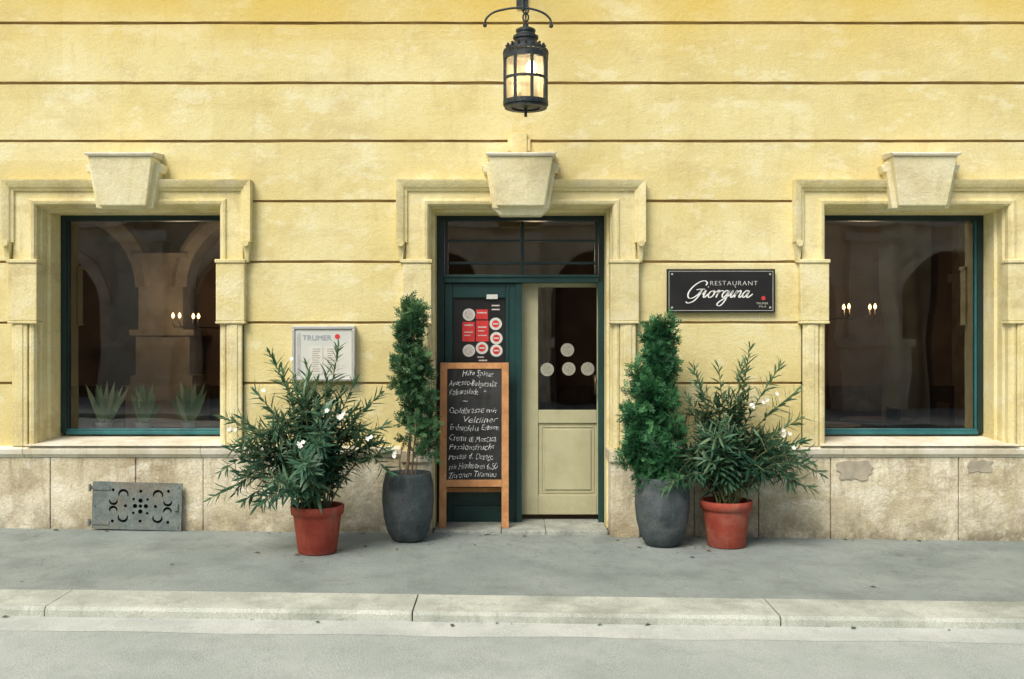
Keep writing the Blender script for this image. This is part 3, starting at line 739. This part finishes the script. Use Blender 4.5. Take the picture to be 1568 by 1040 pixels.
ir.tube(smooth_pts([(lx-.02,yl+.05,ztop_-.02),(lx-.02,-.5,ztop_-.12),(lx-.02,-.03,ztop_-.5)],6),.012,8)
ir.box(lx-.07,lx+.03,-.02,.0,ztop_-.6,ztop_+.1)
ir.obj('iron_cage',M['iron'],hl,smooth=False)
gm,nt,out=newmat('lantern_glass')
t1=N(nt,'ShaderNodeBsdfTransparent'); t1.inputs[0].default_value=(1,.97,.88,1)
t2=N(nt,'ShaderNodeBsdfTranslucent'); t2.inputs[0].default_value=(.95,.88,.70,1)
t3=N(nt,'ShaderNodeBsdfGlossy'); t3.inputs['Roughness'].default_value=.1
m1=N(nt,'ShaderNodeMixShader'); m1.inputs[0].default_value=.32; nt.links.new(t1.outputs[0],m1.inputs[1]); nt.links.new(t2.outputs[0],m1.inputs[2])
m2=N(nt,'ShaderNodeMixShader'); m2.inputs[0].default_value=.06; nt.links.new(m1.outputs[0],m2.inputs[1]); nt.links.new(t3.outputs[0],m2.inputs[2]); nt.links.new(m2.outputs[0],out.inputs[0])
gp=MB(); gp.lathe(lx,yl,[(r0-.014,lz_(158)),(r0-.014,lz_(90))],8); gp.obj('panes',gm,hl)
bx=MB(); bxx=lx+.045; zz=lz_(104)
bx.lathe(bxx,yl,[(0,zz-.06),(.03,zz-.045),(.046,zz-.01),(.038,zz+.03),(.018,zz+.055),(0,zz+.06)],16)
bx.obj('bulb',emis('lamp_bulb',(1,.80,.52),16),hl,smooth=True)
bx=MB(); bx.tube([(bxx,yl,zz+.05),(bxx,yl,lz_(82))],.014); bx.obj('bulb_socket',M['iron'],hl)
ld=bpy.data.lights.new('lantern_light','POINT'); ld.energy=2.6; ld.color=(1,.74,.44); ld.shadow_soft_size=.05
lo=bpy.data.objects.new('lantern_light',ld); lo.location=(bxx,yl-.0,zz-.09); scene.collection.objects.link(lo); lo.parent=hl

# ---------------------------------------------------------------- plants
def leaves_mesh(name,base,dirs,nrm,L,W,mat,parent,shade,droop=.15):
    n=len(base); d=dirs/np.linalg.norm(dirs,axis=1,keepdims=True)
    s=np.cross(d,nrm); s/=np.linalg.norm(s,axis=1,keepdims=True)+1e-9; u=np.cross(s,d)
    L=L[:,None]; W=W[:,None]
    def pt(t,side,lift): return base+d*L*t+s*W*side+u*W*lift-u*L*droop*t*t
    v=np.stack([pt(0,0,0),pt(.3,-.45,.12),pt(.3,.45,.12),pt(.68,-.40,.10),pt(.68,.40,.10),pt(1,0,0)],1).reshape(-1,3)
    b=(np.arange(n)*6)
    loops=np.stack([b,b+2,b+1, b+1,b+2,b+4,b+3, b+3,b+4,b+5],1).reshape(-1)
    tot=np.tile([3,4,3],n); start=np.concatenate([[0],np.cumsum(tot)[:-1]])
    me=bpy.data.meshes.new(name); me.vertices.add(len(v)); me.vertices.foreach_set('co',v.astype(np.float32).ravel())
    me.loops.add(len(loops)); me.loops.foreach_set('vertex_index',loops.astype(np.int32))
    me.polygons.add(len(tot)); me.polygons.foreach_set('loop_start',start.astype(np.int32)); me.polygons.foreach_set('loop_total',tot.astype(np.int32))
    me.update(calc_edges=True); me.validate()
    at=me.attributes.new('v','FLOAT','FACE'); at.data.foreach_set('value',np.repeat(np.clip(shade,0,1),3).astype(np.float32))
    me.materials.append(mat); o=bpy.data.objects.new(name,me); scene.collection.objects.link(o); o.parent=parent; return o
def terracotta(par,x,y,z,R=.21,H=.38):
    mb=MB()
    mb.lathe(x,y,[(0,.002),(R*.70,.002),(R*.74,.012),(R*.92,H*.80),(R*.925,H*.81),(R*1.0,H*.82),(R*1.03,H*.99),(R*1.0,H),(R*.93,H),(R*.91,H*.86)],40,0,z)
    mb.lathe(x,y,[(R*.91,H*.87),(R*.5,H*.91),(0,H*.92)],24,1,z)
    mb.obj('terracotta_pot',[M['terra'],M['soil']],par,smooth=True)
def greypot(par,x,y,z,R=.22,H=.56):
    mb=MB()
    mb.lathe(x,y,[(0,.002),(R*.52,.002),(R*.62,.02),(R*.80,H*.15),(R*.94,H*.36),(R*1.0,H*.6),(R*.98,H*.8),(R*.90,H*.95),(R*.88,H*.99),(R*.85,H),(R*.81,H*.99),(R*.80,H*.9)],44,0,z)
    mb.lathe(x,y,[(R*.82,H*.92),(R*.4,H*.94),(0,H*.95)],24,1,z)
    mb.obj('grey_pot',[M['grey'],M['soil']],par,smooth=True)
def oleander(par,x,y,z0,width,height,nst,seed,shoots,flowers,bias=0,yb_=1.0):
    rnd=random.Random(seed)
    st=MB(); B=[];Dd=[];Nn=[];LL=[];WW=[];SS=[]
    def emit(curve,t0,step,Lf):
        lens=[0]
        for a,b in zip(curve[:-1],curve[1:]): lens.append(lens[-1]+(b-a).length)
        tot=lens[-1]; s=tot*t0; k=0
        sh0=rnd.uniform(-.2,.22)
        while s<=tot:
            i=max(j for j in range(len(lens)) if lens[j]<=s+1e-9); i=min(i,len(curve)-2)
            f=(s-lens[i])/max(1e-6,lens[i+1]-lens[i]); p=curve[i].lerp(curve[i+1],f); t=(curve[i+1]-curve[i]).normalized()
            rel=s/tot
            u=t.orthogonal().normalized(); w=t.cross(u)
            a0=k*1.05+rnd.uniform(-.3,.3)
            ang=math.radians(70-40*max(0,(rel-.5)*2)**1.5)
            for m in range(3):
                if rnd.random()<.08: continue
                a=a0+m*2.094+rnd.uniform(-.3,.3); e=u*math.cos(a)+w*math.sin(a)
                an=ang+rnd.uniform(-.3,.3)
                d=t*math.cos(an)+e*math.sin(an); d.z-=.22*(1-rel)
                q=p+d*Lf
                if q.y>-.01: continue
                B.append(p[:]);Dd.append(d[:]);Nn.append(t[:])
                l=Lf*rnd.uniform(.7,1.25)*(1-.35*max(0,rel-.8)/.2); LL.append(l); WW.append(l*rnd.uniform(.14,.20))
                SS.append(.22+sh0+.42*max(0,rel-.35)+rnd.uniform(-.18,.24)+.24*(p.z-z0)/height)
            s+=step*rnd.uniform(.8,1.25); k+=1
    def stem(tx,ty,tz,b0=None,t0=.3,Lf=.15,rad=.008):
        a=Vector((x+rnd.uniform(-.08,.08),y+rnd.uniform(-.08,.08),z0-.02)) if b0 is None else b0
        e=Vector((tx,ty,tz)); m=a.lerp(e,.5); m.z+= .16*abs(tx-x)+.02; m.x-=(tx-x)*.08
        c=smooth_pts([a,m,e],6); st.tube(c,rad,6,0,rad*.4); emit(c,t0,.031,Lf); return c
    for i in range(nst):
        a=rnd.uniform(0,2*math.pi); rr=math.sqrt(rnd.uniform(0,1))
        ox=rr*math.cos(a); oy=rr*math.sin(a)
        tz=z0+height*(.20+.60*(1-rr**2.4)*rnd.uniform(.6,1.15)+.18*rnd.random())
        tx=x+bias+ox*width/2*.97; ty=y+oy*width/2*.75*yb_
        ty=min(ty,-.12)
        c=stem(tx,ty,tz)
        for k in range(2):
            j=rnd.randint(3,9); b=c[j]; sp=.22
            e=c[-1]+Vector((rnd.uniform(-sp,sp),rnd.uniform(-sp,sp)*.8,rnd.uniform(-.26,.05))); e.y=min(e.y,-.12); e.z=max(e.z,z0-.02)
            stem(*e,b0=b,t0=.25,Lf=.14,rad=.005)
    for p,q,yy in shoots:
        stem(PX(p,yy),yy,PZ(q,yy),t0=.40,Lf=.15)
    st.obj('stems',M['stem'],par,smooth=True)
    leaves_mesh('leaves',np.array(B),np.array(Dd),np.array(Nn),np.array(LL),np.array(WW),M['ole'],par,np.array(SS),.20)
    fb=MB()
    for p,q,yy,n in flowers:
        for k in range(n):
            cpt=Vector((PX(p,yy)+rnd.uniform(-.03,.03),yy+rnd.uniform(-.02,.02),PZ(q,yy)+rnd.uniform(-.025,.025)))
            ax=Vector((rnd.uniform(-.5,.5),-1,rnd.uniform(-.1,.8))).normalized(); u=ax.orthogonal().normalized(); w=ax.cross(u)
            for m in range(5):
                a=m*1.2566+k; e=u*math.cos(a)+w*math.sin(a); g=ax.cross(e)
                R_=rnd.uniform(.017,.023)
                fb.add([cpt,cpt+e*R_*.6-g*R_*.42+ax*.006,cpt+e*R_+ax*.004,cpt+e*R_*.6+g*R_*.42+ax*.006],[(0,1,2,3)])
    if fb.v: fb.obj('flowers',M['flower'],par,recalc=False)
def conifer(name,par,pts,rads,nsp,mat,seed,trunk,clip_y=-.1,stray_p=.12,sl0=.04,sl1=.088):
    r=np.random.default_rng(seed); rads=np.array(rads); pts=np.array(pts)
    w=rads**2; w=w/w.sum(); idx=r.choice(len(pts),nsp,p=w)
    dv=r.normal(size=(nsp,3)); dv/=np.linalg.norm(dv,axis=1,keepdims=True)
    fr_=r.uniform(.2,1.0,nsp)**.75; stray=r.random(nsp)<stray_p; fr_=np.where(stray,fr_*1.35+.1,fr_)
    rr=rads[idx]*fr_
    base=pts[idx]+dv*rr[:,None]*np.array([1,1,1.15])
    base[:,1]=np.minimum(base[:,1],clip_y)
    # feathery, mostly up-and-out sprays
    out=dv*.7+np.array([0,0,.45])+r.normal(size=(nsp,3))*.42; out/=np.linalg.norm(out,axis=1,keepdims=True)
    K=11; B=[];Dd=[];Nn=[];LL=[];WW=[];SS=[]
    up=r.normal(size=(nsp,3)); s=np.cross(out,up); s/=np.linalg.norm(s,axis=1,keepdims=True); nn=np.cross(s,out)
    sl=r.uniform(sl0,sl1,nsp)
    cl=np.array([noise.noise(Vector(tuple(b*7+seed))) for b in base]); cl2=np.array([noise.noise(Vector(tuple(b*19+seed))) for b in base])
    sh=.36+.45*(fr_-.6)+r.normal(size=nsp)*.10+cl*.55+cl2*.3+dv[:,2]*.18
    for k in range(K):
        t=(k//2)/(K//2+.5); sd=(1 if k%2 else -1) if k<K-1 else 0
        b=base+out*(sl*t)[:,None]
        ang=.8 if sd else 0
        d=out*math.cos(ang)+s*sd*math.sin(ang)
        B.append(b);Dd.append(d+r.normal(size=(nsp,3))*.16);Nn.append(nn)
        LL.append(sl*r.uniform(.35,.6,nsp)*(1-.4*t)*(1.1 if sd else 1.0)); WW.append(sl*.085+r.uniform(0,.003,nsp)); SS.append(sh+.16*t)
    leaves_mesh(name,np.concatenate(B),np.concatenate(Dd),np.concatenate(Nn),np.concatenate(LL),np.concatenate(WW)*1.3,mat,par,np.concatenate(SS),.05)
    st=MB(); 
    for tr_,ra,rb in trunk: st.tube(smooth_pts(tr_,5),ra,8,0,rb)
    st.obj('trunk',M['bark'],par,smooth=True)

y=-.88; x=PX(486,y); par=empty('potted_oleander'); z=gz(x); terracotta(par,x,y,z,.205,.375)
oleander(par,x,y,z+.34,1.30,1.04,36,3,[(412,538,-.85),(430,560,-.95),(519,530,-.9),(470,556,-.85),(452,575,-1.0),(545,580,-.8),(580,605,-.8),(346,640,-.9),(355,690,-1.0),(600,690,-.8),(392,600,-.9),(370,640,-1.1),(500,575,-1.0),(590,650,-.9)],
 [(521,637,-1.35,4),(355,657,-1.0,3),(460,682,-1.45,3),(505,630,-1.4,1),(566,668,-1.3,2),(443,548,-.95,1),(402,596,-1.1,1),(600,694,-.9,2)],bias=-.04)
y=-.42; x=PX(1112,y); par=empty('potted_oleander'); z=gz(x); terracotta(par,x,y,z,.212,.385)
oleander(par,x,y,z+.36,1.12,1.02,33,8,[(1148,533,-.4),(1135,560,-.45),(1195,560,-.5),(1100,560,-.4),(1070,590,-.5),(1226,640,-.5),(1218,600,-.45),(1232,675,-.5),(1060,560,-.4),(1048,600,-.5)],
 [(1152,625,-.9,3),(1204,663,-.85,4),(1170,612,-.8,2),(1195,605,-.7,1),(1215,690,-.7,1)],bias=.07,yb_=.9)
# left, loosely clipped conifer
y=-.36; x=PX(625,y); par=empty('potted_conifer'); z=gz(x); greypot(par,x,y,z,.218,.575)
zt=z+.54; sc=F/(D+y); rb_=random.Random(4)
cl_=[(472,628,13),(476,640,12),(486,620,14),(488,641,14),(500,632,14),(506,618,12),(514,636,12),(520,620,11),(530,632,11),(534,618,11),(545,628,12),(548,643,11),(556,652,11),(560,614,14),(566,632,15),(574,649,13),(588,612,14),(590,630,15),(600,644,15),(604,622,12),(610,656,12),(616,628,12),(628,638,13),(636,652,14),(640,624,10),(650,640,12),(656,658,12),(668,650,11),(678,660,10),(690,652,9),(668,632,7),(700,664,6),(690,636,6),(648,614,7),(676,618,5)]
xc=PX(632,y)
pts=[(PX(p,y),y+rb_.uniform(-.08,.06),PZ(q,y)) for q,p,r in cl_]; rads=[r/sc*.86 for q,p,r in cl_]
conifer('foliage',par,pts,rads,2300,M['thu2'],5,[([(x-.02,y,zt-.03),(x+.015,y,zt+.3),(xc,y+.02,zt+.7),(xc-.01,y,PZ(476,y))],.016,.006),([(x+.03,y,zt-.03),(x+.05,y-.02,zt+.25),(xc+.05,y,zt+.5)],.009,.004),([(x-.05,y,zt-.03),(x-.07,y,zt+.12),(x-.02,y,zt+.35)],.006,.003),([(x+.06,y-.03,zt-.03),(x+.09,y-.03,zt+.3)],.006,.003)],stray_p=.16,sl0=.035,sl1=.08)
# right, full conifer
y=-.42; x=PX(1014,y); par=empty('potted_conifer'); z=gz(x); greypot(par,x,y,z,.228,.575)
zt=z+.54; pts=[];rads=[]; rb_=random.Random(9); sc=F/(D+y)
prof_=[(502,1010,17),(512,1009,23),(528,1010,27),(545,1008,27),(560,1004,30),(575,1002,36),(592,1000,37),(610,1002,34),(628,1000,38),(645,998,41),(662,996,44),(680,995,43),(698,996,42),(716,998,40),(734,1004,37),(750,1018,28)]
for q,pc,hw in prof_:
    for k in range(6):
        a=rb_.uniform(0,6.28); o=hw/sc*rb_.uniform(.4,.95); ra=hw/sc*rb_.uniform(.2,.36)+.012
        pts.append((PX(pc,y)+o*math.cos(a),y+o*math.sin(a)*.85,PZ(q+rb_.uniform(-9,9),y))); rads.append(ra)
    pts.append((PX(pc,y),y,PZ(q,y))); rads.append(hw/sc*.5)
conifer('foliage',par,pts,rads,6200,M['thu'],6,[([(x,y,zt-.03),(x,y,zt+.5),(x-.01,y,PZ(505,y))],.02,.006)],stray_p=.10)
# aloes on the inner window sill
for p,s in ((158,1),(219,2),(289,3)):
    par=empty('potted_aloe'); yy=.51; r=random.Random(s*5); x=PX(p,yy); z=PZ(664,.5)+.001
    mb=MB(); mb.lathe(x,yy+.02,[(0,-.02),(.055,-.02),(.075,.09),(.078,.10),(.070,.10),(.068,.08),(0,.08)],20,0,z); mb.obj('pot',M['white'],par,smooth=True)
    B=[];Dd=[];Nn=[];LL=[];WW=[];SS=[]
    for k in range(20):
        a=r.uniform(0,6.28); tilt=r.uniform(.05,.62); d=(math.cos(a)*math.sin(tilt),math.sin(a)*math.sin(tilt)*.2+.02,math.cos(tilt))
        B.append((x+d[0]*.05,yy+.02+r.uniform(-.02,.02),z+.08)); Dd.append(d); Nn.append((math.cos(a)*.3,-1,.2)); l=r.uniform(.24,.42); LL.append(l); WW.append(r.uniform(.045,.065)); SS.append(r.uniform(.1,1))
    leaves_mesh('leaves',np.array(B),np.array(Dd),np.array(Nn),np.array(LL),np.array(WW),M['aloe'],par,np.array(SS),-.06)

# ---------------------------------------------------------------- light, world, camera
el,az=math.radians(49),math.radians(-32)
w=bpy.data.worlds.new('World'); scene.world=w; w.use_nodes=True; nt=w.node_tree
bg=nt.nodes['Background']; sk=nt.nodes.new('ShaderNodeTexSky'); sk.sky_type='NISHITA'; sk.sun_disc=False
sk.sun_elevation=el; sk.sun_rotation=math.radians(180+32); sk.air_density=1.0; sk.dust_density=4.0; sk.ozone_density=1.0
nt.links.new(sk.outputs[0],bg.inputs[0]); bg.inputs[1].default_value=.15
sd=bpy.data.lights.new('sun','SUN'); sd.energy=2.5; sd.angle=math.radians(26); sd.color=(1,.945,.85)
so=bpy.data.objects.new('sun',sd); scene.collection.objects.link(so)
v=Vector((math.sin(az)*math.cos(el),-math.cos(az)*math.cos(el),math.sin(el)))
so.rotation_euler=v.to_track_quat('Z','Y').to_euler(); so.location=(-5,-8,12)
cam=bpy.data.cameras.new('camera'); cam.sensor_width=36; cam.lens=36*F/1568; cam.clip_end=1000
co=bpy.data.objects.new('camera',cam); co.location=(0,-D,CAMZ); co.rotation_euler=(math.radians(90),0,0); scene.collection.objects.link(co)
scene.camera=co
scene.view_settings.view_transform='Standard'; scene.view_settings.look='None'; scene.view_settings.exposure=0; scene.view_settings.gamma=1
